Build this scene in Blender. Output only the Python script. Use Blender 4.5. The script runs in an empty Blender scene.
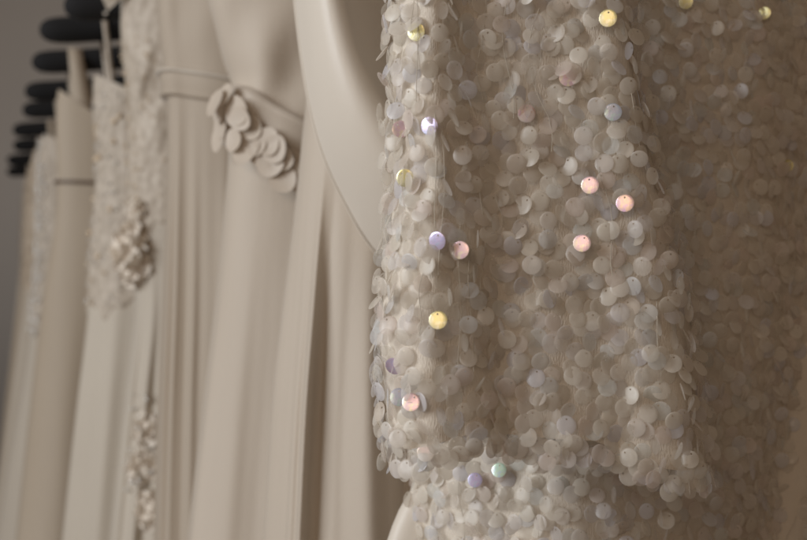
import bpy, math, random
import numpy as np
from mathutils import Vector, Matrix
from mathutils.bvhtree import BVHTree

random.seed(7)
rng = np.random.default_rng(11)
S = bpy.context.scene
COL = S.collection

# ------------------------------------------------------------------ camera
CAM_Z = 1.25
cam = bpy.data.cameras.new('camera')
cam.lens = 50; cam.sensor_width = 36
cam.clip_start = 0.05; cam.clip_end = 60
cam.dof.use_dof = True
cam.dof.focus_distance = 0.535
cam.dof.aperture_fstop = 9.0
cam.dof.aperture_blades = 0
co = bpy.data.objects.new('camera', cam); COL.objects.link(co)
co.location = (0, 0, CAM_Z); co.rotation_euler = (math.radians(90), 0, 0)
S.camera = co

# ------------------------------------------------------------------ world, lamps, exposure
w = bpy.data.worlds.new('World'); S.world = w; w.use_nodes = True
bg = w.node_tree.nodes['Background']
bg.inputs[0].default_value = (0.90, 0.68, 0.50, 1)
bg.inputs[1].default_value = 0.19

def area(name, loc, target, size, size_y, power, color):
    l = bpy.data.lights.new(name, 'AREA'); l.shape = 'RECTANGLE'
    l.size = size; l.size_y = size_y; l.energy = power; l.color = color
    o = bpy.data.objects.new(name, l); COL.objects.link(o)
    o.location = loc
    d = Vector(target) - Vector(loc)
    o.rotation_euler = d.to_track_quat('-Z', 'Y').to_euler()
    return o
KEY = Vector((-2.15, -0.45, 1.95))
area('window_light', KEY, (0.0, 1.2, 1.15), 1.3, 1.5, 54, (0.95, 0.98, 1.0))
FILL = Vector((-1.0, -2.2, 2.2))
area('warm_fill', FILL, (0.1, 1.2, 1.2), 0.7, 0.7, 9, (1.0, 0.76, 0.56))  # warm fill lamp added behind the lens to lower contrast

S.view_settings.view_transform = 'Standard'
S.view_settings.look = 'None'
S.view_settings.exposure = -0.12
S.view_settings.gamma = 1
S.render.engine = 'CYCLES'
S.cycles.transparent_max_bounces = 24
S.cycles.max_bounces = 10

# ------------------------------------------------------------------ helpers
# the rail runs away from the lens, 20.6 degrees to the left of the view direction
A = math.radians(20.6)
U = Vector((math.cos(A), math.sin(A), 0))       # across the rail, along a hanger
R = Vector((-math.sin(A), math.cos(A), 0))      # along the rail
UC = 0.308                                      # hanger middle
F = 1121.0
def u_at(px, v):
    q = (px - 403.5) / F
    return v * (U.x * q - R.x * 1 if False else (R.y * q - R.x)) / (U.x - U.y * q)
def z_at(py, u, v):
    return CAM_Z + (270 - py) / F * (u * U.y + v * R.y)
def W(u, v, z): return Vector((u * U.x + v * R.x, u * U.y + v * R.y, z))

def link(name, me, mat=None, parent=None, smooth=True):
    o = bpy.data.objects.new(name, me); COL.objects.link(o)
    if mat: me.materials.append(mat)
    if smooth and len(me.polygons):
        me.polygons.foreach_set('use_smooth', [True] * len(me.polygons))
    if parent:
        o.parent = parent
        o.matrix_parent_inverse = Matrix.Translation(parent.location).inverted()
    return o
def mesh_np(name, verts, faces):
    me = bpy.data.meshes.new(name)
    verts = np.asarray(verts, dtype=np.float32).reshape(-1, 3)
    faces = np.asarray(faces, dtype=np.int32)
    n, k = faces.shape
    me.vertices.add(len(verts)); me.vertices.foreach_set('co', verts.ravel())
    me.loops.add(n * k); me.loops.foreach_set('vertex_index', faces.ravel())
    me.polygons.add(n)
    me.polygons.foreach_set('loop_start', np.arange(0, n * k, k, dtype=np.int32))
    me.polygons.foreach_set('loop_total', np.full(n, k, dtype=np.int32))
    me.update(calc_edges=True); me.validate()
    return me
def grid_faces(nr, nc, wrap=False):
    i = np.arange(nr - 1)[:, None]; j = np.arange(nc if wrap else nc - 1)[None, :]
    j2 = (j + 1) % nc
    return np.stack([i * nc + j, i * nc + j2, (i + 1) * nc + j2, (i + 1) * nc + j], -1).reshape(-1, 4)
def empty(name, loc, label, cat, group=None):
    o = bpy.data.objects.new(name, None); COL.objects.link(o)
    o.location = loc; o.empty_display_size = 0.05
    o['label'] = label; o['category'] = cat
    if group: o['group'] = group
    return o
def spline(xs, ys, x):
    """monotone-ish smooth interpolation (Catmull-Rom slopes) with flat extension"""
    xs = np.asarray(xs, float); ys = np.asarray(ys, float)
    o = np.argsort(xs); xs = xs[o]; ys = ys[o]
    x = np.clip(x, xs[0], xs[-1])
    m = np.gradient(ys, xs)
    i = np.clip(np.searchsorted(xs, x) - 1, 0, len(xs) - 2)
    h = xs[i + 1] - xs[i]; t = (x - xs[i]) / h
    return ((2*t**3 - 3*t**2 + 1) * ys[i] + (t**3 - 2*t**2 + t) * h * m[i]
            + (-2*t**3 + 3*t**2) * ys[i + 1] + (t**3 - t**2) * h * m[i + 1])

# ------------------------------------------------------------------ materials
def new_mat(name):
    m = bpy.data.materials.new(name); m.use_nodes = True
    nt = m.node_tree
    return m, nt, nt.nodes['Principled BSDF']
def N(nt, t, **kw):
    n = nt.nodes.new(t)
    for k, v in kw.items():
        if k in n.inputs: n.inputs[k].default_value = v
        else: setattr(n, k, v)
    return n
def ramp(nt, fac, stops):
    r = nt.nodes.new('ShaderNodeValToRGB')
    els = r.color_ramp.elements
    while len(els) < len(stops): els.new(0.5)
    for e, (p, c) in zip(els, stops):
        e.position = p; e.color = (*c, 1)
    nt.links.new(fac, r.inputs[0]); return r
def coords(nt, scale):
    tc = nt.nodes.new('ShaderNodeTexCoord')
    mp = nt.nodes.new('ShaderNodeMapping'); mp.inputs['Scale'].default_value = scale
    nt.links.new(tc.outputs['Object'], mp.inputs[0]); return mp.outputs[0]

def cloth(name, c1, c2, rough=0.55, sheen=0.3, weave=900, bump=0.12, trans=0.15, coat=0.0):
    m, nt, b = new_mat(name)
    L = nt.links.new
    n1 = N(nt, 'ShaderNodeTexNoise', Scale=1.0, Detail=5.0)
    L(coords(nt, (9, 9, 2.2)), n1.inputs['Vector'])
    r = ramp(nt, n1.outputs[0], [(0.3, c1), (0.7, c2)])
    L(r.outputs[0], b.inputs['Base Color'])
    b.inputs['Roughness'].default_value = rough
    b.inputs['Sheen Weight'].default_value = sheen
    b.inputs['Sheen Roughness'].default_value = 0.4
    if coat: b.inputs['Coat Weight'].default_value = coat; b.inputs['Coat Roughness'].default_value = 0.45
    n2 = N(nt, 'ShaderNodeTexNoise', Scale=1.0, Detail=2.0)
    L(coords(nt, (weave, weave, weave * 0.35)), n2.inputs['Vector'])
    n3 = N(nt, 'ShaderNodeTexNoise', Scale=1.0, Detail=3.0)
    L(coords(nt, (60, 60, 5)), n3.inputs['Vector'])
    b1 = N(nt, 'ShaderNodeBump', Strength=bump, Distance=0.001)
    b2 = N(nt, 'ShaderNodeBump', Strength=0.22, Distance=0.002)
    L(n2.outputs[0], b1.inputs['Height']); L(n3.outputs[0], b2.inputs['Height'])
    L(b1.outputs[0], b2.inputs['Normal']); L(b2.outputs[0], b.inputs['Normal'])
    if trans:
        tr = N(nt, 'ShaderNodeBsdfTranslucent'); L(r.outputs[0], tr.inputs[0]); L(b2.outputs[0], tr.inputs['Normal'])
        mx = N(nt, 'ShaderNodeMixShader'); mx.inputs[0].default_value = trans
        L(b.outputs[0], mx.inputs[1]); L(tr.outputs[0], mx.inputs[2])
        L(mx.outputs[0], nt.nodes['Material Output'].inputs[0])
    return m
M = {}
M['satin'] = cloth('ivory_satin', (.74, .68, .60), (.78, .72, .64), rough=0.42, sheen=0.15, bump=0.06, trans=0.08)
M['crepe'] = cloth('ivory_crepe', (.60, .525, .44), (.65, .575, .49), rough=0.6, sheen=0.25, bump=0.2)
M['chiffon'] = cloth('blush_chiffon', (.58, .50, .41), (.63, .55, .455), rough=0.65, sheen=0.3, bump=0.15, trans=0.3)
M['ivory'] = cloth('warm_ivory_cloth', (.54, .475, .39), (.60, .535, .45), rough=0.6)
M['champagne'] = cloth('champagne_cloth', (.50, .42, .325), (.56, .48, .385), rough=0.6)
M['tulle'] = cloth('pale_tulle', (.62, .56, .48), (.69, .63, .54), rough=0.7, trans=0.18)
M['petal'] = cloth('soft_white_petal', (.86, .79, .70), (.90, .84, .76), rough=0.6, trans=0.12)
M['chalk'] = cloth('petal_satin', (.62, .545, .46), (.68, .60, .515), rough=0.5, trans=0.2)
M['trim'] = cloth('pale_trim', (.64, .58, .50), (.70, .64, .56), rough=0.5, trans=0.1)

def lace(name, c1, c2, c3, scale):
    m, nt, b = new_mat(name); L = nt.links.new
    v = N(nt, 'ShaderNodeTexVoronoi', Scale=scale * 2); v.feature = 'SMOOTH_F1'
    n = N(nt, 'ShaderNodeTexNoise', Scale=scale * 0.5, Detail=6.0, Distortion=1.5)
    L(coords(nt, (1, 1, 0.7)), v.inputs['Vector']); L(coords(nt, (1, 1, 0.6)), n.inputs['Vector'])
    mx = N(nt, 'ShaderNodeMix'); mx.data_type = 'FLOAT'; mx.inputs[0].default_value = 0.55
    L(v.outputs['Distance'], mx.inputs[2]); L(n.outputs[0], mx.inputs[3])
    r = ramp(nt, mx.outputs[0], [(0.28, c3), (0.42, c2), (0.58, c1)])
    L(r.outputs[0], b.inputs['Base Color']); b.inputs['Roughness'].default_value = 0.6
    bp = N(nt, 'ShaderNodeBump', Strength=0.6, Distance=0.0015); L(mx.outputs[0], bp.inputs['Height'])
    L(bp.outputs[0], b.inputs['Normal'])
    return m
M['lace'] = lace('ivory_lace', (.44, .38, .31), (.54, .475, .40), (.62, .56, .48), 75)
M['lace_warm'] = lace('champagne_lace', (.38, .31, .235), (.49, .41, .32), (.58, .50, .41), 60)

def simple(name, c, rough=0.5, metal=0.0, **kw):
    m, nt, b = new_mat(name)
    b.inputs['Base Color'].default_value = (*c, 1); b.inputs['Roughness'].default_value = rough
    b.inputs['Metallic'].default_value = metal
    for k, v in kw.items(): b.inputs[k].default_value = v
    return m
M['velvet'] = cloth('black_velvet', (.006, .0065, .008), (.010, .010, .012), rough=0.9, sheen=0.03, trans=0)
M['metal'] = simple('brushed_metal', (.55, .53, .5), 0.3, 1.0)
M['bead'] = simple('crystal_bead', (.90, .74, .55), 0.12, 0.35)
M['silver_bead'] = simple('silver_bead', (.78, .76, .73), 0.15, 0.3)
M['thread'] = simple('thread', (.55, .5, .42), 0.6)
M['brown_trim'] = simple('brown_ribbon', (.10, .06, .035), 0.5)

# sequins: thin pearly discs, partly see-through
def sequin_mat(name, tint_shift):
    m, nt, b = new_mat(name); L = nt.links.new
    geo = N(nt, 'ShaderNodeNewGeometry')
    r = ramp(nt, geo.outputs['Random Per Island'],
             [(0.0, (.80, .75, .67)), (0.3, (.88, .84, .77)), (0.55, (.84, .79, .73)), (0.72, (.80, .80, .86)),
              (0.80, (.80, .83, .82)), (0.88, (.87, .78, .73)), (1.0, (.78, .71, .63))])
    L(r.outputs[0], b.inputs['Base Color'])
    b.inputs['Roughness'].default_value = 0.33
    b.inputs['Specular IOR Level'].default_value = 0.8
    n = N(nt, 'ShaderNodeTexNoise', Scale=260.0, Detail=2.0)
    L(coords(nt, (1, 1, 1)), n.inputs['Vector'])
    bp = N(nt, 'ShaderNodeBump', Strength=0.15, Distance=0.0006); L(n.outputs[0], bp.inputs['Height'])
    L(bp.outputs[0], b.inputs['Normal'])
    tr = N(nt, 'ShaderNodeBsdfTranslucent'); L(r.outputs[0], tr.inputs[0])
    m1 = N(nt, 'ShaderNodeMixShader'); m1.inputs[0].default_value = 0.42
    L(b.outputs[0], m1.inputs[1]); L(tr.outputs[0], m1.inputs[2])
    tp = N(nt, 'ShaderNodeBsdfTransparent')
    m2 = N(nt, 'ShaderNodeMixShader')
    mr = N(nt, 'ShaderNodeMapRange'); mr.inputs['From Min'].default_value = 0; mr.inputs['From Max'].default_value = 1
    mr.inputs['To Min'].default_value = 0.15; mr.inputs['To Max'].default_value = 0.6
    mt = N(nt, 'ShaderNodeMath'); mt.operation = 'MULTIPLY'; mt.inputs[1].default_value = 7.31
    fr = N(nt, 'ShaderNodeMath'); fr.operation = 'FRACT'
    L(geo.outputs['Random Per Island'], mt.inputs[0]); L(mt.outputs[0], fr.inputs[0]); L(fr.outputs[0], mr.inputs[0])
    L(mr.outputs[0], m2.inputs[0]); L(m1.outputs[0], m2.inputs[1]); L(tp.outputs[0], m2.inputs[2])
    L(m2.outputs[0], nt.nodes['Material Output'].inputs[0])
    return m
M['sequin'] = sequin_mat('pearl_sequin', 0)
M['mesh_net'] = cloth('sequin_ground_net', (.72, .65, .56), (.78, .71, .62), rough=0.75, sheen=0.2, weave=1400, bump=0.5, trans=0.1)

def irid(name, a, b_, c):  # iridescent flash put into the base colour as mixed hues
    m, nt, b = new_mat(name); L = nt.links.new
    n = N(nt, 'ShaderNodeTexNoise', Scale=230.0, Detail=5.0, Distortion=1.2)
    L(coords(nt, (1, 1, 1)), n.inputs['Vector'])
    r = ramp(nt, n.outputs[0], [(0.35, a), (0.5, b_), (0.66, c)])
    L(r.outputs[0], b.inputs['Base Color'])
    b.inputs['Metallic'].default_value = 0.6; b.inputs['Roughness'].default_value = 0.33
    n2 = N(nt, 'ShaderNodeTexNoise', Scale=1500.0, Detail=2.0); L(coords(nt, (1, 1, 1)), n2.inputs['Vector'])
    bp = N(nt, 'ShaderNodeBump', Strength=0.14, Distance=0.0003); L(n2.outputs[0], bp.inputs['Height'])
    L(bp.outputs[0], b.inputs['Normal'])
    return m
IR = {
 'yellow': irid('yellow_glint', (.90, .80, .38), (.82, .76, .42), (.95, .90, .66)),
 'pink': irid('pink_glint', (.92, .60, .66), (.95, .74, .60), (.80, .58, .82)),
 'peach': irid('peach_glint', (.93, .70, .64), (.88, .66, .76), (.95, .85, .66)),
 'violet': irid('violet_glint', (.60, .60, .88), (.74, .62, .86), (.66, .70, .90)),
 'blue': irid('blue_glint', (.62, .74, .88), (.68, .70, .86), (.66, .84, .84)),
 'green': irid('green_glint', (.55, .80, .70), (.68, .82, .64), (.62, .74, .84)),
}

# ------------------------------------------------------------------ setting: wall and floor
def slab(name, x0, x1, y0, y1, z0, z1, mat):
    v = [(x, y, z) for z in (z0, z1) for y in (y0, y1) for x in (x0, x1)]
    f = [(0, 2, 3, 1), (4, 5, 7, 6), (0, 1, 5, 4), (2, 6, 7, 3), (0, 4, 6, 2), (1, 3, 7, 5)]
    o = link(name, mesh_np(name, v, f), mat, None, False); o['kind'] = 'structure'; return o
m, nt, b = new_mat('grey_plaster')
n = N(nt, 'ShaderNodeTexNoise', Scale=1.3, Detail=4.0)
nt.links.new(coords(nt, (1, 1, 1)), n.inputs['Vector'])
r = ramp(nt, n.outputs[0], [(0.3, (.52,.505,.49)), (0.7, (.57,.555,.54))])
nt.links.new(r.outputs[0], b.inputs['Base Color']); b.inputs['Roughness'].default_value = 0.85
n = N(nt, 'ShaderNodeTexNoise', Scale=120.0, Detail=4.0); nt.links.new(coords(nt, (1, 1, 1)), n.inputs['Vector'])
bp = N(nt, 'ShaderNodeBump', Strength=0.2, Distance=0.002); nt.links.new(n.outputs[0], bp.inputs['Height'])
nt.links.new(bp.outputs[0], b.inputs['Normal'])
slab('wall', -5, 4, 4.75, 4.9, 0.004, 2.9, m)
slab('floor', -5, 4, -3, 4.9, -0.1, 0, simple('pale_floor', (.33, .28, .23), 0.5))

# ------------------------------------------------------------------ dress builder
class Shell:
    """closed cloth tube: left/right outline over height, thickness, folds"""
    def __init__(s, v, left, right=None, thick=((1.7, .03), (1.3, .05), (0.9, .08), (0.1, .12)),
                 z_top=1.56, z_bot=0.06, folds=(), neck=0.0, seed=0, uc=UC, power=0.85, twist=0.0, dv=None):
        s.v = v; s.z_top = z_top; s.z_bot = z_bot; s.neck = neck; s.uc = uc
        def tab(pts):
            zs, us = [], []
            for py, px in pts:
                u = u_at(px, v); zs.append(z_at(py, u, v)); us.append(u)
            zs = np.array(zs); us = np.array(us)
            o = np.argsort(zs); zs = zs[o]; us = us[o]
            if zs[0] > z_bot + 0.05:                  # carry the flare on towards the floor
                k = (us[1] - us[0]) / max(zs[1] - zs[0], .02)
                k = max(min(k, 0.5), -0.5)
                dz = zs[0] - z_bot
                zs = np.concatenate([[z_bot, z_bot + dz * .5], zs]); us = np.concatenate([[us[0] - k * dz * .75, us[0] - k * dz * .45], us])
            return zs, us
        s.L = tab(left); s.Rt = tab(right) if right else None
        s.T = ([t[0] for t in thick], [t[1] for t in thick])
        s.folds = folds; s.power = power; s.dv = dv
        r = random.Random(seed); s.ph = [r.uniform(0, 6.28) for _ in range(12)]
    def pos(s, th, z):
        th, z = np.broadcast_arrays(np.asarray(th, float), np.asarray(z, float))
        uL = spline(*s.L, z)
        uR = spline(*s.Rt, z) if s.Rt else 2 * s.uc - uL
        a = (uR - uL) / 2; c = (uR + uL) / 2
        bth = spline(*s.T, z)
        cs, sn = np.cos(th), np.sin(th)
        p = s.power
        x = np.sign(cs) * np.abs(cs) ** p; y = np.sign(sn) * np.abs(sn) ** p
        nx, ny = cs / np.maximum(a, .01), sn / np.maximum(bth, .01)
        l = np.hypot(nx, ny); nx, ny = nx / l, ny / l
        d = np.zeros_like(z)
        for f in s.folds:
            d = d + f(th, z, s.ph)
        uu = c + a * x + nx * d * 0.35; vv = -(bth * y) - ny * d
        if s.dv: vv = vv + s.dv(z)
        return uu, s.v + vv
    def zt(s, th):
        return s.z_top - s.neck * (1 - np.abs(np.cos(th)) ** 1.2) * np.ones_like(th)
    def build(s, name, mat, parent, nth=260, nz=170):
        th = np.linspace(0, 2 * math.pi, nth, endpoint=False)[None, :]
        t = np.linspace(0, 1, nz)[:, None]
        zz = s.zt(th) * (1 - t) + s.z_bot * t
        uu, vv = s.pos(th, zz)
        P = np.stack([uu * U.x + vv * R.x, uu * U.y + vv * R.y, zz], -1)
        s.P = P
        o = link(name, mesh_np(name, P.reshape(-1, 3), grid_faces(nz, nth, True)), mat, parent)
        return o

def pleats(n, amp, z0, z1, warp=0.25, sharp=0.0, drift=0.0):
    """n folds round the tube, growing from height z0 (none) down to z1 (full)"""
    def f(th, z, ph):
        k = np.clip((z0 - z) / (z0 - z1), 0, 1) ; k = k * k * (3 - 2 * k)
        w_ = th + warp * np.sin(2 * th + ph[0]) + warp * .35 * np.sin(5 * th + ph[1] + z * .6) + drift * (z0 - z)
        c = .5 + .5 * np.cos(n * w_ + ph[2])
        g = (c ** (1 + sharp * 2)) - .4
        g2 = .5 * np.cos(n * 1.73 * w_ + ph[3] + .6 * z)
        m_ = .75 + .35 * np.sin(1.3 * n / 3 * th + ph[4])
        return amp * k * (g + .35 * g2) * m_
    return f
def wrinkle(n, amp, za, zb, slope=6):
    def f(th, z, ph):
        k = np.exp(-((z - (za + zb) / 2) / ((za - zb) / 2)) ** 2)
        return amp * k * np.sin(n * th + slope * z * 3 + ph[5]) * np.sin(slope * z * 9 + ph[6] + 2 * th)
    return f
def band(shell, name, mat, parent, zc, half, slope, out=0.004, bulge=0.0, hem=0.0, nth=240, nr=14):
    """belt round the shell; zc height at the left, slope drops it to the right in front"""
    th = np.linspace(0, 2 * math.pi, nth, endpoint=False)[None, :]
    t = np.linspace(-1, 1, nr)[:, None]
    dist = (1 + np.cos(th)) * 0.5                       # 0 left, 1 right
    z = zc - slope * dist + t * half
    prof = out + bulge * np.cos(t * math.pi / 2) + hem * np.exp(-((np.abs(t) - .86) / .1) ** 2)
    prof = np.where(np.abs(t) > .999, -0.002, prof) * np.ones_like(th)
    u0, v0 = shell.pos(th, z); u1, v1 = shell.pos(th + .01, z)
    tx, ty = u1 - u0, v1 - v0; l = np.hypot(tx, ty) + 1e-9
    nx, ny = -ty / l, tx / l
    c_u = shell.uc
    flip = np.sign(nx * (u0 - c_u) + ny * (v0 - shell.v)); nx, ny = nx * flip, ny * flip
    uu, vv = u0 + nx * prof, v0 + ny * prof
    P = np.stack([uu * U.x + vv * R.x, uu * U.y + vv * R.y, z * np.ones_like(th)], -1)
    return link(name, mesh_np(name, P.reshape(-1, 3), grid_faces(nr, nth, True)), mat, parent)

def tube_np(path, rad, seg=10, flat=1.0):
    path = [Vector(p) for p in path]; V, Fc = [], []
    n = len(path)
    rads = rad if hasattr(rad, '__len__') else [rad] * n
    for i, p in enumerate(path):
        t = (path[min(i + 1, n - 1)] - path[max(i - 1, 0)]).normalized()
        ref = R if abs(t.dot(R)) < .9 else Vector((0, 0, 1))
        s1 = t.cross(ref).normalized(); s2 = s1.cross(t)
        for k in range(seg):
            a = 2 * math.pi * k / seg
            V.append(p + s1 * math.cos(a) * rads[i] * flat + s2 * math.sin(a) * rads[i])
    return np.array(V), grid_faces(n, seg, True)
def join_np(parts):
    V, Fc, o = [], [], 0
    for v, f in parts:
        V.append(v); Fc.append(f + o); o += len(v)
    return np.concatenate(V), np.concatenate(Fc)

HZ = CAM_Z + 0.332
def hanger_z(u):
    """centre height of the padded arm at u"""
    t = 1 - abs(u - UC) / 0.234
    return HZ + 0.034 * t ** 1.3 if t > 0 else HZ
def hanger(v, label, drop=0.0, du=0.0):
    e = empty('padded_hanger', W(UC + du, v, HZ + .05 + drop), label, 'hanger', 'black padded hangers on the rail')
    us = np.concatenate([np.array([-.234, -.2325, -.228, -.221, -.211]), np.linspace(-.199, .199, 31), np.array([.211, .221, .228, .2325, .234])])
    rd = np.concatenate([[.0015, .0075, .0125, .0160, .0178], np.full(31, .0186), [.0178, .0160, .0125, .0075, .0015]])
    # the end stays plump, the arm keeps a rounded top
    V, Fc = tube_np([W(UC + du + x, v, hanger_z(UC + x) + drop) for x in us], rd, 20)
    link('padded_arm', mesh_np('padded_arm', V, Fc), M['velvet'], e)
    hk = []
    z0 = hanger_z(UC) + drop
    RAIL = CAM_Z + .51
    for i in range(25):
        a = -math.pi * .5 + math.pi * 1.35 * i / 24
        hk.append(W(UC + du + .022 * math.cos(a), v, RAIL - .01 + .022 + .0 + .022 * math.sin(a) - .012))
    hk = [W(UC + du, v, z0), W(UC + du, v, z0 + .05)] + hk
    V, Fc = tube_np(hk, .0022, 8)
    link('hook', mesh_np('hook', V, Fc), M['metal'], e)
    return e
V_, F_ = tube_np([W(UC, -0.3, CAM_Z + .515), W(UC, 2, CAM_Z + .515), W(UC, 4.5, CAM_Z + .515)], .0125, 20)
rail = link('clothes_rail', mesh_np('clothes_rail', V_, F_), M['metal'])
rail['label'] = 'slim metal rail above the dresses that the black hangers hook over'; rail['category'] = 'rail'

def ribbon(path, width, thick=.0012):
    """flat strip: path of points, width direction across the hanger (U)"""
    n = len(path); V = []
    ws = width if hasattr(width, '__len__') else [width] * n
    for i, p in enumerate(path):
        p = Vector(p); t = (Vector(path[min(i+1, n-1)]) - Vector(path[max(i-1, 0)])).normalized()
        s = (U - t * U.dot(t)).normalized(); nn = s.cross(t)
        for a, c in ((-1, -1), (1, -1), (1, 1), (-1, 1)):
            V.append(p + s * a * ws[i] / 2 + nn * c * thick)
    return np.array(V), grid_faces(n, 4, True)
def strap(shell, parent, u_off, width, mat, w_low=None, drop=0.0, name='strap'):
    """over the hanger arm and down into the bodice front and back"""
    w_low = w_low or width
    for side in (-1, 1):
        uh = UC + side * u_off
        z0 = hanger_z(uh) + drop
        zb = shell.z_top - .03
        ub = uh + (0.012 * -side)
        path, ws = [], []
        for i in range(9):
            t = i / 8
            path.append(W(ub * (1-t) + uh * t, shell.v - .02 - .006 * (t), zb * (1-t) + z0 * t)); ws.append(w_low * (1-t) + width * t)
        for i in range(1, 8):
            a = math.pi * i / 8
            path.append(W(uh, shell.v - .0195 * math.cos(a), z0 + .0195 * math.sin(a))); ws.append(width)
        for i in range(9):
            t = 1 - i / 8
            path.append(W(ub * (1-t) + uh * t, shell.v + .02 + .006 * t, zb * (1-t) + z0 * t)); ws.append(w_low * (1-t) + width * t)
        V, Fc = ribbon(path, ws)
        link(name, mesh_np(name, V, Fc), mat, parent)

_ico = None
def ico(r=1.0):
    import bmesh
    bm = bmesh.new(); bmesh.ops.create_icosphere(bm, subdivisions=2, radius=r)
    v = np.array([x.co[:] for x in bm.verts]); f = np.array([[q.index for q in p.verts] for p in bm.faces]); bm.free()
    return v, f
IV, IF = ico()
def beads(shell, parent, n, th_rng, z_rng, rad, mat, name='beading', seed=1, out=.002):
    r = random.Random(seed); parts = []
    for _ in range(n):
        th = r.uniform(*th_rng); z = r.uniform(*z_rng)
        u, v = shell.pos(th, z)
        cu = shell.uc; dn = Vector((float(u) - cu, (float(v) - shell.v) * 3)); dn.normalize()
        q = W(float(u) + dn.x * out, float(v) + dn.y * out, z)
        parts.append((IV * rad * r.uniform(.6, 1.4) + np.array(q), IF))
    V, Fc = join_np(parts)
    me = parent.data                       # beads sewn on: part of the cloth's own mesh
    import bmesh
    bm = bmesh.new(); bm.from_mesh(me); me.materials.append(mat); mi = len(me.materials) - 1
    vs_ = [bm.verts.new(p) for p in V]
    for f in Fc:
        q = bm.faces.new([vs_[k] for k in f]); q.material_index = mi; q.smooth = True
    bm.to_mesh(me); bm.free()

GR = 'wedding dresses hanging on the rail'
def front_point(shell, px, py):
    """point on the shell's front seen at a pixel of the layout, with its outward normal"""
    dirv = Vector(((px - 403.5) / F, 1, (270 - py) / F)).normalized()
    h = shell.bvh.ray_cast(Vector((0, 0, CAM_Z)), dirv)
    if h[0] is None: return None
    n_ = h[1]
    if n_.dot(dirv) > 0: n_ = -n_
    return h[0], n_
def make_bvh(shell):
    P = shell.P; nr, nc = P.shape[:2]
    shell.bvh = BVHTree.FromPolygons([Vector(p) for p in P.reshape(-1, 3)], grid_faces(nr, nc, True).tolist())

def petal_np(c, n_, up, size, cup=0.35, aspect=1.0, wob=0.08, seed=0, bowl=.15):
    """rounded cupped petal, base at c, reaching along up"""
    r = random.Random(seed)
    up = (up - n_ * up.dot(n_)).normalized(); side = up.cross(n_)
    V = []; NR, NS = 5, 18
    ph = r.uniform(0, 6)
    cen = c + up * size * .5
    for i in range(NR):
        q = i / (NR - 1)
        for k in range(NS):
            a = 2 * math.pi * k / NS
            rr = q * size * .5 * (1 + wob * math.sin(3 * a + ph) * q)
            h = cup * size * q * q * (.5 + .5 * math.cos(a)) + bowl * size * q * q
            V.append(cen + up * math.cos(a) * rr + side * math.sin(a) * rr * aspect + n_ * h)
    return np.array(V), grid_faces(NR, NS, True)

# ------------------------------------------------------------------ the dresses, near to far
# --- 1: draped satin gown just behind the sequins
v1 = 0.77
d1 = empty('wedding_dress', W(UC, v1, .05), 'smooth ivory satin gown with a wide diagonal cowl drape, next to the sequinned dress', 'dress', GR)
s1 = Shell(v1, [(-160, 330), (-40, 318), (60, 312), (150, 303), (220, 297), (300, 290), (400, 281), (540, 272)],
           thick=((1.7, .03), (1.45, .045), (1.25, .05), (1.0, .075), (.1, .13)), z_top=1.50,
           folds=(pleats(19, .022, 1.34, 1.14, warp=.28, sharp=1.3), pleats(39, .003, 1.34, 1.15, warp=.2), pleats(27, .007, 1.30, 1.1, warp=.35, sharp=.5),), seed=5)
s1.build('gown', M['crepe'], d1, nth=420)
# the drape: a sheet that starts on the bodice, rolls over a crest and turns under at its hem
Lo = [(-90, 288), (-20, 292), (60, 301), (120, 312), (165, 326), (205, 345), (240, 365), (268, 389), (296, 425), (325, 480), (350, 540)]
Up = [(-90, 334), (-20, 342), (40, 356), (80, 373), (112, 394), (140, 420), (165, 455), (190, 480), (212, 490), (235, 540), (250, 590)]
Tp = [(-90, 520), (-60, 540), (-20, 560), (0, 570), (20, 580), (40, 590), (60, 600), (80, 610), (100, 620), (130, 630), (150, 640)]
nA, nB = 46, 90
Pd = np.zeros((nB, nA, 3))
ib = np.linspace(0, len(Lo) - 1, nB); ks = np.arange(len(Lo))
lo = np.stack([spline(ks, [p[i] for p in Lo], ib) for i in (1, 0)], -1)
up_ = np.stack([spline(ks, [p[i] for p in Up], ib) for i in (1, 0)], -1)
tp = np.stack([spline(ks, [p[i] for p in Tp], ib) for i in (1, 0)], -1)
aa = np.linspace(0, 1, nA)
i0 = 0
for j, a in enumerate(aa):
    if a < .55:
        q = a / .55; P2 = lo * (1 - q) + up_ * q
        ht = .008 + .056 * math.sin(q * math.pi * .60 + .10) ** .9
    else:
        q = (a - .55) / .45; P2 = up_ * (1 - q) + tp * q
        s0 = .008 + .056 * math.sin(math.pi * .60 + .10) ** .9
        ht = s0 * (1 - min(1, q * 1.7)) ** 1.6 - .004 + .005 * math.exp(-((q - .3 - .1 * i0) / .07) ** 2)
        ht += .006 * math.exp(-((q - .45) / .16) ** 2)
    for i in range(nB):
        vd = v1 - .052 - ht * (0.75 + .25 * math.sin(i / nB * 3.1))
        vd -= 0.0011 * math.sin(12 * a + 6 * i / nB) * math.sin(i / nB * 3.4)
        px, py = P2[i]
        u = u_at(px, vd); Pd[i, j] = W(u, vd, z_at(py, u, vd))
# turn the hem under
hem = Pd[:, 0] + np.array(R) * .004 + np.array(U) * .0005
hem2 = Pd[:, 0] + np.array(R) * .045 + np.array(U) * .03
Pd2 = np.concatenate([hem2[:, None], hem[:, None], Pd], 1)
dr = link('drape', mesh_np('drape', Pd2.reshape(-1, 3), grid_faces(nB, nA + 2)), M['satin'], d1)
sm = dr.modifiers.new('sub', 'SUBSURF'); sm.levels = sm.render_levels = 1
sd = dr.modifiers.new('sol', 'SOLIDIFY'); sd.thickness = .0012; sd.offset = 1
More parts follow.
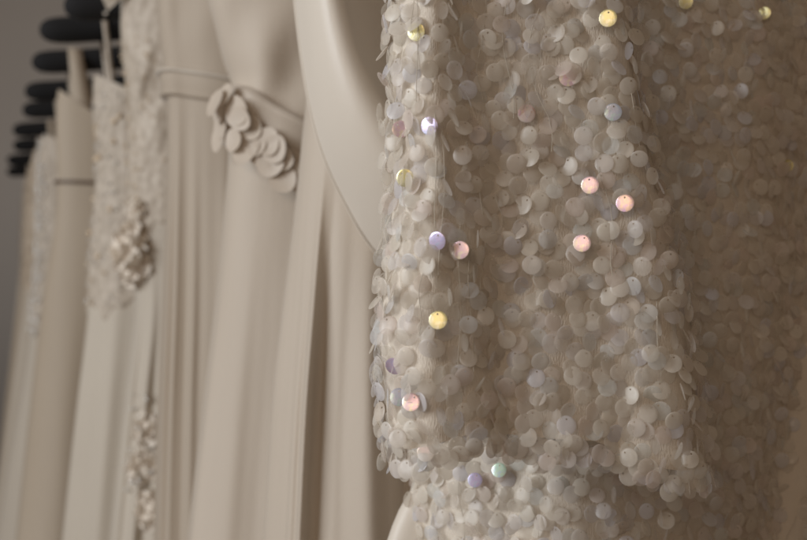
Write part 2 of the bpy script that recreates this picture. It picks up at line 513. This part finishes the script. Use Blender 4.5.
# piped hem of the drape and one parallel stitch ridge
pts = [Pd[i, 0] + np.array(-R) * .001 for i in range(nB)]
V, Fc = tube_np(pts, .0008, 8)
link('piped_hem', mesh_np('piped_hem', V, Fc), M['satin'], dr)

# --- 2: gown with petal belt
v2 = 0.93
d2 = empty('wedding_dress', W(UC, v2, .05), 'ivory gown whose slanting belt is covered in round fabric petals', 'dress', GR)
s2 = Shell(v2, [(-140, 190), (-60, 197), (0, 208), (30, 218), (58, 226), (90, 235), (112, 228), (140, 230), (200, 226), (300, 216), (400, 204), (540, 188)],
           thick=((1.7, .035), (1.42, .06), (1.33, .058), (1.2, .07), (1.0, .085), (.1, .14)), z_top=1.50,
           folds=(pleats(10, .017, 1.33, 1.0, warp=.3, sharp=.3), pleats(31, .0018, 1.33, 1.1), wrinkle(5, .005, 1.5, 1.34), wrinkle(8, .003, 1.46, 1.36, 3)), seed=9)
s2.build('gown', M['crepe'], d2, nth=360); make_bvh(s2)
b2 = band(s2, 'belt', M['chalk'], d2, z_at(112, u_at(232, v2), v2), .023, .13, out=.007, bulge=.003, hem=.002)
pl = [(221, 127), (232, 112), (240, 128), (229, 138), (249, 118), (258, 132), (247, 142), (262, 147), (271, 143), (280, 158), (271, 164), (286, 170), (293, 178), (284, 182), (254, 150), (300, 186), (266, 155), (240, 102), (236, 106), (246, 110), (290, 165), (298, 176), (276, 150)]
for i, (px, py) in enumerate(pl):
    h = front_point(s2, max(px + 2, 236), py)
    if not h: continue
    c, n_ = h
    ang = random.uniform(.1, 1.3)
    upv = (Vector((0, 0, -1)) * math.cos(ang) + U * math.sin(ang))
    nn = (n_ - (Vector((0, 0, -1)) * math.cos(ang) + U * math.sin(ang)) * random.uniform(.12, .3)).normalized()
    V, Fc = petal_np(c + n_ * random.uniform(.0088, .0105) - upv * .012, nn, upv, random.uniform(.020, .026), .05, random.uniform(.85, 1.05), wob=.05, seed=i, bowl=.03)
    o = link('petal', mesh_np('petal', V, Fc), M['chalk'], b2)
# --- 3: gown with ribbon belt
v3 = 1.12
d3 = empty('wedding_dress', W(UC, v3, .05), 'blush chiffon gown with narrow piped ribbon belt and fine vertical pleats', 'dress', GR)
s3 = Shell(v3, [(-120, 150), (0, 158), (40, 161), (72, 165), (90, 167), (130, 168), (200, 167), (300, 164), (400, 160), (540, 156)],
           thick=((1.7, .035), (1.45, .06), (1.40, .052), (1.2, .07), (.9, .085), (.1, .13)), z_top=1.56,
           folds=(pleats(19, .010, 1.44, 1.15, warp=.2, sharp=.2), wrinkle(7, .002, 1.55, 1.46), pleats(5, .007, 1.8, 1.5)), seed=3)
s3.build('gown', M['chiffon'], d3, nth=420)
zb3 = z_at(83, u_at(165, v3), v3)
band(s3, 'belt', M['chiffon'], d3, zb3, .014, .055, out=.004, bulge=.0015, hem=.0035, nr=24)
band(s3, 'piping', M['trim'], d3, zb3 + .0105, .0024, .055, out=.006, bulge=.003)

# --- 4: lace gown with pompom flower
v4 = 1.44
d4 = empty('wedding_dress', W(UC, v4, .05), 'lace gown with fluffy tulle rosette at the hip and flowers low on its skirt', 'dress', GR)
s4 = Shell(v4, [(-20, 128), (5, 124), (40, 124), (80, 128), (110, 131), (150, 131), (200, 131), (250, 133), (300, 135), (400, 126), (540, 111)],
           thick=((1.7, .035), (1.5, .055), (1.4, .05), (1.2, .06), (.9, .085), (.1, .13)), z_top=1.61, neck=.03,
           folds=(pleats(11, .012, 1.30, 1.0, warp=.3), wrinkle(9, .005, 1.55, 1.40, 5)), seed=21)
s4.build('gown', M['tulle'], d4, nth=320); make_bvh(s4)
# lace bodice over the tulle
class Over(Shell): pass
def overlay(sh, name, mat, parent, z1, z0, out, nth=260, nz=80, wav=.01, mod=None):
    th = np.linspace(0, 2 * math.pi, nth, endpoint=False)[None, :]; t = np.linspace(0, 1, nz)[:, None]
    zt = np.minimum(z1, sh.zt(th) + .004); zb = z0 + wav * np.sin(9 * th) + wav * .6 * np.sin(23 * th + 1)
    z = zt * (1 - t) + zb * t
    u, v = sh.pos(th, z)
    du, dv = u - sh.uc, (v - sh.v) * 2.5; l = np.hypot(du, dv) + 1e-9
    k = out + .0006 * np.sin(31 * th + 60 * z) * np.sin(90 * z + 3 * th)
    k = np.where(t > .985, -.001, k)
    u, v = u + du / l * k, v + dv / l * k
    P = np.stack([u * U.x + v * R.x, u * U.y + v * R.y, z * np.ones_like(th)], -1)
    return link(name, mesh_np(name, P.reshape(-1, 3), grid_faces(nz, nth, True)), mat, parent)
bo4 = overlay(s4, 'lace_bodice', M['lace'], d4, 1.62, 1.30, .003)
strap(s4, d4, .165, .016, M['lace'], .03)
beads(s4, bo4, 130, (2.0, 3.6), (1.32, 1.54), .0012, M['bead'], seed=4, out=.005)
def rosette(sh, parent, name, cpx, cpy, rad, n, mat, size, seed, flatten=.5, stretch=1.0, core=.4, pull=0.0):
    h = front_point(sh, cpx + 8, cpy)
    c, n_ = h
    c = c - np.array(U) * pull if False else c
    c = Vector(c) + n_ * .004
    r = random.Random(seed); parts = []
    ax = Vector((0, 0, 1)); f_ = (n_ - ax * n_.z).normalized(); sd_ = ax.cross(f_)
    c = c - U * core * rad * .6
    la = np.linspace(-1.5, 1.5, 9)[:, None]; lo_ = np.linspace(0, 2 * math.pi, 14, endpoint=False)[None, :]
    q3 = np.stack([np.cos(la) * np.cos(lo_), np.cos(la) * np.sin(lo_), np.sin(la) + 0 * lo_], -1).reshape(-1, 3) * rad * .8
    parts.append((q3 @ np.array([np.array(sd_), np.array(f_) * flatten, np.array(ax) * stretch]) + np.array(c), grid_faces(9, 14, True)))
    for i in range(n):                       # petals laid over a plump core
        y = 1 - 2 * (i + .5) / n; a = i * 2.39996; rr = math.sqrt(max(0, 1 - y * y))
        q = Vector((math.cos(a) * rr, y, math.sin(a) * rr))
        pos = c + sd_ * q.x * rad * .85 + ax * q.y * rad * .85 * stretch + f_ * q.z * rad * flatten * .85
        nn = (sd_ * q.x + ax * q.y / stretch + f_ * q.z + Vector((r.uniform(-1, 1), r.uniform(-1, 1), r.uniform(-1, 1))) * .45).normalized()
        upv = Vector((r.uniform(-1, 1), r.uniform(-1, 1), r.uniform(-1, 1)))
        sz = size * r.uniform(.7, 1.3); upv = (upv - nn * upv.dot(nn)).normalized()
        parts.append(petal_np(pos - upv * sz * .4, nn, upv, sz, .45, 1, .16, r.random() * 1000))
    V, Fc = join_np(parts)
    return link(name, mesh_np(name, V, Fc), mat, parent)
rosette(s4, d4, 'tulle_rosette', 131, 252, .021, 80, M['petal'], .013, 8, .8, 1.9)
rosette(s4, d4, 'beaded_flower', 133, 212, .010, 22, M['petal'], .009, 9, .5, 1.4)
rosette(s4, d4, 'flower_applique', 143, 430, .016, 26, M['petal'], .011, 10, .25, 1.2)
rosette(s4, d4, 'flower_applique', 140, 466, .017, 46, M['petal'], .012, 12, .2, 1.2)
rosette(s4, d4, 'flower_applique', 146, 510, .016, 34, M['petal'], .011, 13, .2, 1.4)
beads(s4, bo4, 26, (2.3, 2.9), (.98, 1.10), .0022, M['silver_bead'], seed=6, out=.006)

# --- 5..12
def far_dress(v, left, label, mats, seed, lace_to=None, strap_u=.17, strap_w=.012, strap_low=None, z_top=1.53, neck=.06,
              nple=10, amp=.013, bead=None, belt=None, sm_=None, folds=()):
    d = empty('wedding_dress', W(UC, v, .05), label, 'dress', GR)
    s = Shell(v, left, thick=((1.7, .03), (1.5, .042), (1.35, .045), (1.15, .065), (.9, .085), (.1, .13)), z_top=z_top, neck=neck,
              folds=(pleats(nple, amp, 1.34, .95, warp=.3), pleats(5, .005, 1.9, 1.5)) + tuple(folds), seed=seed)
    s.build('gown', M[mats[0]], d, nth=240, nz=130); make_bvh(s)
    if lace_to:
        bo = overlay(s, 'lace_bodice', M[mats[1]], d, z_top + .004, lace_to, .003)
    strap(s, d, strap_u, strap_w, M[sm_ or mats[-1]], strap_low)
    if bead:
        beads(s, bo, *bead)
    if belt:
        band(s, 'belt', M[belt[2]], d, z_at(belt[0], u_at(left[3][1], v), v), belt[1], .01, out=.005)
    return d, s
d5, s5 = far_dress(1.63, [(30, 112), (60, 100), (100, 96), (150, 100), (200, 97), (250, 93), (300, 90), (400, 79), (540, 64)],
    'beige lace gown sprinkled with small beads, between the rosette gown and the plain strap gown', ('tulle', 'lace'), 31, lace_to=1.19,
    strap_u=.148, strap_w=.007, z_top=1.52, bead=(150, (1.9, 3.5), (1.2, 1.5), .0016, M['silver_bead'], 'beading', 2, .005), sm_='lace')
beads(s5, [c for c in d5.children if c.name.startswith('lace_bodice')][0], 22, (2.2, 3.4), (1.2, 1.48), .003, M['bead'], 'crystal_trim', 5, .006)
d6, s6 = far_dress(1.885, [(60, 66), (100, 57), (130, 56), (160, 57), (200, 57), (300, 43), (400, 32), (540, 17)],
    'plain champagne gown with wide straps and a thin brown ribbon at the waist', ('champagne', 'champagne'), 37,
    strap_u=.168, strap_w=.022, strap_low=.034, z_top=1.54, neck=.10, belt=(182, .0028, 'brown_trim'), sm_='champagne')
d7, s7 = far_dress(2.2, [(105, 58), (130, 46), (160, 40), (200, 39), (250, 38), (300, 34), (340, 29), (440, 12), (540, -4)],
    'white gown with a beaded silver strip down its side, behind the ribbon waist gown', ('tulle', 'lace'), 41, lace_to=1.12,
    strap_u=.15, strap_w=.009, z_top=1.50, bead=(260, (2.7, 3.4), (1.13, 1.5), .003, M['silver_bead'], 'beading', 3, .005), sm_='lace')
d8, s8 = far_dress(2.46, [(120, 50), (140, 40), (160, 33), (200, 30), (250, 28), (300, 23), (340, 18), (440, 4), (540, -10)],
    'ivory lace gown mostly hidden behind the silver beaded gown, fifth from the far end', ('ivory', 'lace_warm'), 43, lace_to=1.2,
    strap_u=.16, strap_w=.012, z_top=1.50, sm_='ivory')
d9, s9 = far_dress(2.82, [(135, 44), (150, 36), (170, 29), (200, 26), (250, 24), (300, 19), (340, 14), (440, 2), (540, -8)],
    'champagne lace gown fourth from the far end of the rail', ('champagne', 'lace_warm'), 47, lace_to=1.22,
    strap_u=.155, strap_w=.014, z_top=1.49, sm_='champagne')
d10, s10 = far_dress(3.17, [(145, 40), (160, 33), (180, 26), (210, 24), (250, 22), (300, 17), (340, 13), (440, 2), (540, -8)],
    'pale tulle gown third from the far end of the rail', ('tulle', 'lace'), 53, lace_to=1.3,
    strap_u=.165, strap_w=.010, z_top=1.49, sm_='ivory')
d11, s11 = far_dress(3.6, [(155, 36), (170, 30), (190, 25), (220, 23), (260, 21), (300, 17), (340, 13), (440, 4), (540, -4)],
    'pale gown second from the far end of the rail', ('ivory', 'lace'), 59, lace_to=1.3,
    strap_u=.16, strap_w=.010, z_top=1.49, sm_='ivory')
d12, s12 = far_dress(4.02, [(165, 33), (178, 28), (195, 24), (220, 22), (260, 20), (300, 17), (340, 13), (440, 5), (540, 0)],
    'farthest gown on the rail, pale and blurred against the grey wall', ('tulle', 'lace_warm'), 61, lace_to=1.3,
    strap_u=.16, strap_w=.010, z_top=1.49, sm_='tulle')

for v, lab, du in [(1.47, 'black padded hanger of the rosette gown, nearest and largest, at the top edge', .022),
               (1.63, 'black padded hanger holding the beige beaded lace gown', 0),
               (1.885, 'black padded hanger crossed by the wide champagne strap', 0),
               (2.2, 'black padded hanger just behind the champagne gown strap, above the silver beaded gown', 0),
               (2.46, 'fifth black hanger end from the top, holding a mostly hidden lace gown', .004),
               (2.82, 'sixth black hanger end from the top, in the far cluster', -.006),
               (3.17, 'seventh black hanger end from the top, third from the far end', .003),
               (3.6, 'eighth black hanger end from the top, second from the far end', -.004),
               (4.02, 'smallest and farthest black hanger end, lowest in the row', .004)]:
    hanger(v, lab, 0, du)

# ------------------------------------------------------------------ the sequinned dress
ds = empty('sequinned_dress', W(UC, .58, .05), 'long sleeved white dress covered in overlapping round pearly sequins, nearest the lens', 'dress')
vb = 0.600
def sfold(c, wd, amp, z0=9, z1=8):
    def f(th, z, ph):
        k = np.clip((z0 - z) / (z0 - z1), 0, 1)
        return amp * k * np.exp(-((th - c - .05 * np.sin(9 * z)) / wd) ** 2)
    return f
sb = Shell(vb, [(-160, 440), (0, 425), (200, 418), (330, 418), (470, 424), (540, 427), (620, 430)],
           right=[(-160, 850), (0, 845), (150, 835), (300, 822), (400, 806), (540, 778), (640, 770)],
           thick=((1.7, .05), (1.4, .055), (1.1, .06), (.1, .10)), z_top=1.47, z_bot=.3, power=.8,
           folds=(pleats(8, .008, 1.8, 1.4, warp=.3), sfold(1.05, .25, -.014), sfold(.75, .14, .007), sfold(1.9, .5, .016, 1.22, 1.12)), seed=77)
body_o = sb.build('bodice_and_skirt', M['mesh_net'], ds, nth=260, nz=200); make_bvh(sb)
vs = 0.475
ss = Shell(vs, [(-140, 408), (0, 401), (60, 398), (120, 399), (180, 399), (240, 395), (280, 390), (350, 386), (400, 390), (440, 394), (500, 400)],
           right=[(-140, 600), (0, 617), (100, 628), (170, 642), (240, 658), (300, 670), (350, 677), (420, 684), (500, 687)],
           thick=((1.7, .028), (1.35, .030), (1.22, .036), (1.1, .038)), z_top=1.44, z_bot=1.14, power=.72,
           folds=(sfold(1.95, .42, -.013), sfold(2.55, .2, .003), sfold(1.1, .35, .008), pleats(9, .004, 1.35, 1.15)), seed=12)
ss.uc = float(u_at(540, vs))
# scalloped hem of the sleeve, set in layout heights
HX = [380, 395, 420, 440, 480, 540, 590, 620, 650, 700, 720]
HY = [450, 462, 472, 462, 450, 454, 455, 466, 480, 484, 484]
def hem_z(u):
    d = u * U.y + (vs - .03) * R.y; x = u * U.x - (vs - .03) * (-R.x) 
    px = 403.5 + F * (u * U.x + (vs - .03) * R.x) / d
    return CAM_Z + (270 - np.interp(px, HX, HY)) / F * d
def build_sleeve():
    nth, nz = 200, 130
    th = np.linspace(0, 2 * math.pi, nth, endpoint=False)[None, :]; t = np.linspace(0, 1, nz)[:, None]
    u_, v_ = ss.pos(th, np.full_like(th, 1.17)); hz = hem_z(u_)
    zz = ss.z_top * (1 - t) + (hz + .007) * t
    uu, vv = ss.pos(th, zz)
    ss.P = np.stack([uu * U.x + vv * R.x, uu * U.y + vv * R.y, zz], -1)
    return link('sleeve', mesh_np('sleeve', ss.P.reshape(-1, 3), grid_faces(nz, nth, True)), M['mesh_net'], ds)
sleeve_o = build_sleeve(); make_bvh(ss)

# one sequin: cupped disc with a small hole near its top
SEG = 18
def sequin_proto(r=1.0):
    V = []
    hc = np.array([0, .62]); hr = .105
    for q in (0.0, .45, .92, 1.0):
        for k in range(SEG):
            a = 2 * math.pi * k / SEG
            inner = hc + hr * np.array([math.cos(a), math.sin(a)]); outer = np.array([math.cos(a), math.sin(a)])
            p = inner * (1 - q) + outer * q
            d2 = p @ p
            V.append((p[0], p[1], -.07 * d2 - (.035 if q == 1.0 else 0)))
    return np.array(V), grid_faces(4, SEG, True)
SV, SF = sequin_proto()
def frame(n_, roll, up=Vector((0, 0, 1))):
    n_ = n_.normalized(); y = (up - n_ * up.dot(n_)).normalized(); x = y.cross(n_)
    c, s_ = math.cos(roll), math.sin(roll)
    return np.array([x * c + y * s_, y * c - x * s_, n_])
def hem_rows(shell, hemf, rad, r):
    """two rows of sequins sewn along the hem edge itself"""
    out = []
    for dz, st in ((.004, .0052), (.001, .0058)):
        th = np.linspace(0, 2 * math.pi, 241)
        u, v = shell.pos(th, np.full_like(th, 1.175)); z = hemf(u)
        u, v = shell.pos(th, z)
        sl = np.concatenate([[0], np.cumsum(np.hypot(np.diff(u), np.diff(v)))])
        cu, cv = float(np.mean(u)), float(np.mean(v))
        for i in range(int(sl[-1] / st)):
            t = float(np.interp((i + r.random() * .5) * st, sl, th))
            u0, v0 = shell.pos(t, 1.175); zj = float(hemf(u0)) + dz + r.uniform(-.002, .003)
            u0, v0 = shell.pos(t, zj); u1, v1 = shell.pos(t + .02, zj)
            p = W(float(u0), float(v0), zj); ta = W(float(u1), float(v1), zj) - p
            n_ = ta.cross(Vector((0, 0, 1))).normalized()
            if n_.dot(p - W(cu, cv, zj)) < 0: n_ = -n_
            side = n_.cross(Vector((0, 0, 1)))
            nn = (n_ + Vector((0, 0, 1)) * r.gauss(.1, .25) + side * r.gauss(0, .4)).normalized()
            c = p + n_ * r.uniform(.0008, .004) - Vector((0, 0, 1)) * rad * .6
            out.append((SV * rad * r.uniform(.93, 1.05)) @ frame(nn, r.gauss(0, .5)) + np.array(c))
    return out
def scatter(shell, hemf, zt, zb, row, step, rad, name, parent, seed, avoid):
    r = random.Random(seed); VV = []
    z = zt; irow = 0
    while z > zb - .02 - (.02 if hemf is not None else 0):
        # arc length table of this ring
        th = np.linspace(0, 2 * math.pi, 241)
        u, v = shell.pos(th, np.full_like(th, z))
        sl = np.concatenate([[0], np.cumsum(np.hypot(np.diff(u), np.diff(v)))])
        n = int(sl[-1] / step)
        for i in range(n):
            s_ = ((i + .5 * (irow % 2) + r.uniform(-.34, .34)) * sl[-1] / n) % sl[-1]
            t = float(np.interp(s_, sl, th)); zj = z + r.uniform(-.0032, .0032)
            u0, v0 = shell.pos(t, zj); u1, v1 = shell.pos(t + .02, zj); u2, v2_ = shell.pos(t, zj - .004)
            u0, v0 = float(u0), float(v0)
            if hemf is not None and zj < hemf(u0) - .0005: continue
            p = W(u0, v0, zj); ta = W(float(u1), float(v1), zj) - p; tb = W(float(u2), float(v2_), zj - .004) - p
            n_ = ta.cross(tb); 
            if n_.length == 0: continue
            n_.normalize()
            cu = float(np.mean(u)); cv = float(np.mean(v))
            if n_.dot(p - W(cu, cv, zj)) < 0: n_ = -n_
            side = n_.cross(Vector((0, 0, 1))).normalized()
            big = r.random() < .24
            tilt = r.gauss(.08, .27) + (r.uniform(-.5, .6) if big else 0)
            yaw = r.gauss(0, .36) + (r.uniform(-.9, .9) if big else 0)
            nn = (n_ + Vector((0, 0, 1)) * tilt + side * yaw).normalized()
            fr = frame(nn, r.gauss(0, .45))
            rr = rad * r.uniform(.93, 1.05)
            c = p + n_ * (.0012 + r.uniform(0, .0042) + (.0015 if big else 0)) - Vector((0, 0, 1)) * rr * .6
            if any((c - a).length < rad * 1.0 and n_.dot(c - a) > -.001 for a in avoid): continue
            # a sequin's own slight buckle
            q = SV.copy(); q[:, 2] += r.uniform(-.10, .10) * q[:, 0] ** 2 + r.uniform(-.06, .06) * q[:, 0] * q[:, 1]
            VV.append((q * rr) @ fr + np.array(c))
        z -= row * r.uniform(.92, 1.08); irow += 1
    if hemf is not None: VV += hem_rows(shell, hemf, rad, r)
    n = len(VV)
    Fa = (SF[None] + (np.arange(n) * len(SV))[:, None, None]).reshape(-1, 4)
    return link(name, mesh_np(name, np.concatenate(VV), Fa), M['sequin'], parent)

# glinting sequins: (x, y, painted glint colour, turned away 0..1)
G = [(608, 18, 'yellow', 0), (568, 78, 'peach', .5), (613, 112, 'blue', .3), (590, 185, 'peach', 0), (625, 203, 'pink', 0),
     (582, 243, 'peach', 0), (460, 250, 'peach', .25), (437, 241, 'violet', .5), (438, 320, 'yellow', 0), (405, 178, 'yellow', .35),
     (401, 129, 'peach', .5), (429, 126, 'violet', .6), (416, 32, 'yellow', .9), (411, 402, 'peach', .1), (399, 397, 'blue', .2),
     (424, 452, 'peach', .1), (475, 480, 'violet', 0), (499, 470, 'green', .2), (686, 2, 'yellow', .2),
     (527, 113, 'pink', .5), (764, 13, 'yellow', .5), (787, 166, 'yellow', .6), 
     (394, 366, 'violet', .8)]
avoid = []; gl = []
for px, py, colr, away in G:
    best = None
    for sh, par in ((ss, sleeve_o), (sb, body_o)):
        h = front_point(sh, px, py)
        if h and (best is None or h[0].length < best[0].length): best = (h[0], h[1], par)
    if not best: continue
    p, n_, par = best
    toc = (Vector((0, 0, CAM_Z)) - p).normalized()
    p = p + toc * (.0072 if away < .3 else .0045)
    tol = (FILL - p).normalized()
    half = (toc + tol).normalized()
    nn = (half + Vector((random.uniform(-.5, .5), 0, random.uniform(-.4, .4))) * away * 1.6).normalized()
    (avoid.append(p) if away < .3 else None); gl.append((p, nn, colr, par))
RAD = .0043
scatter(sb, None, 1.47, 1.02, .0072, .0074, .0047, 'sequin_cover', body_o, 5, avoid)
scatter(ss, hem_z, 1.435, 1.13, .0064, .0066, RAD, 'sequin_cover', sleeve_o, 6, avoid)
for p, nn, colr, par in gl:
    fr = frame(nn, random.gauss(0, .35))
    V = (SV * np.array([1, 1, .4]) * RAD * .93) @ fr
    me = mesh_np('sequin', V, SF)
    o = bpy.data.objects.new('glinting_sequin', me); COL.objects.link(o); me.materials.append(IR[colr])
    me.polygons.foreach_set('use_smooth', [True] * len(me.polygons))
    o.parent = par; o.matrix_parent_inverse = Matrix.Identity(4)
    o.location = p
    o['label'] = {'yellow': 'sequin tinted with a yellow glint', 'peach': 'sequin tinted with a peach glint', 'pink': 'sequin tinted with a pink glint', 'violet': 'sequin tinted with a violet glint',
                  'blue': 'sequin tinted with a pale blue glint', 'green': 'sequin tinted with a green glint'}[colr]
# loose hanging threads between the sequins
def threads(shell, n, zt, zb, parent, seed, trng):
    r = random.Random(seed); parts = []
    for _ in range(n):
        t = r.uniform(*trng); z = r.uniform(zb + .03, zt); ln = r.uniform(.02, .07); pts = []
        for i in range(9):
            zz = z - ln * i / 8
            if zz < zb: break
            u, v = shell.pos(t + .02 * math.sin(i * .8 + z * 50), zz)
            q = W(float(u), float(v), zz); pts.append(q + Vector((-.25, -1, 0)) * (.0045 + .001 * math.sin(i)))
        if len(pts) > 3: parts.append(tube_np(pts, .00017, 5))
    V, Fc = join_np(parts)
    o = link('loose_threads', mesh_np('loose_threads', V, Fc), M['thread'], parent); o['kind'] = 'stuff'
threads(ss, 22, 1.42, 1.20, sleeve_o, 3, (.4, 2.9))
threads(sb, 22, 1.45, 1.03, body_o, 4, (.4, 2.7))
# satin underskirt that swings out below the sleeve
su = Shell(.615, [(300, 470), (400, 455), (440, 444), (465, 428), (485, 415), (505, 402), (525, 393), (545, 386), (620, 372)],
           right=[(300, 650), (400, 680), (540, 700), (620, 705)], thick=((1.25, .012), (1.17, .014), (1.1, .018), (.3, .05)), z_top=1.22, z_bot=.12,
           folds=(pleats(5, .008, 1.2, .9),), seed=2, uc=float(u_at(560, .615)))
su.build('underskirt', M['satin'], ds, nth=200, nz=120)
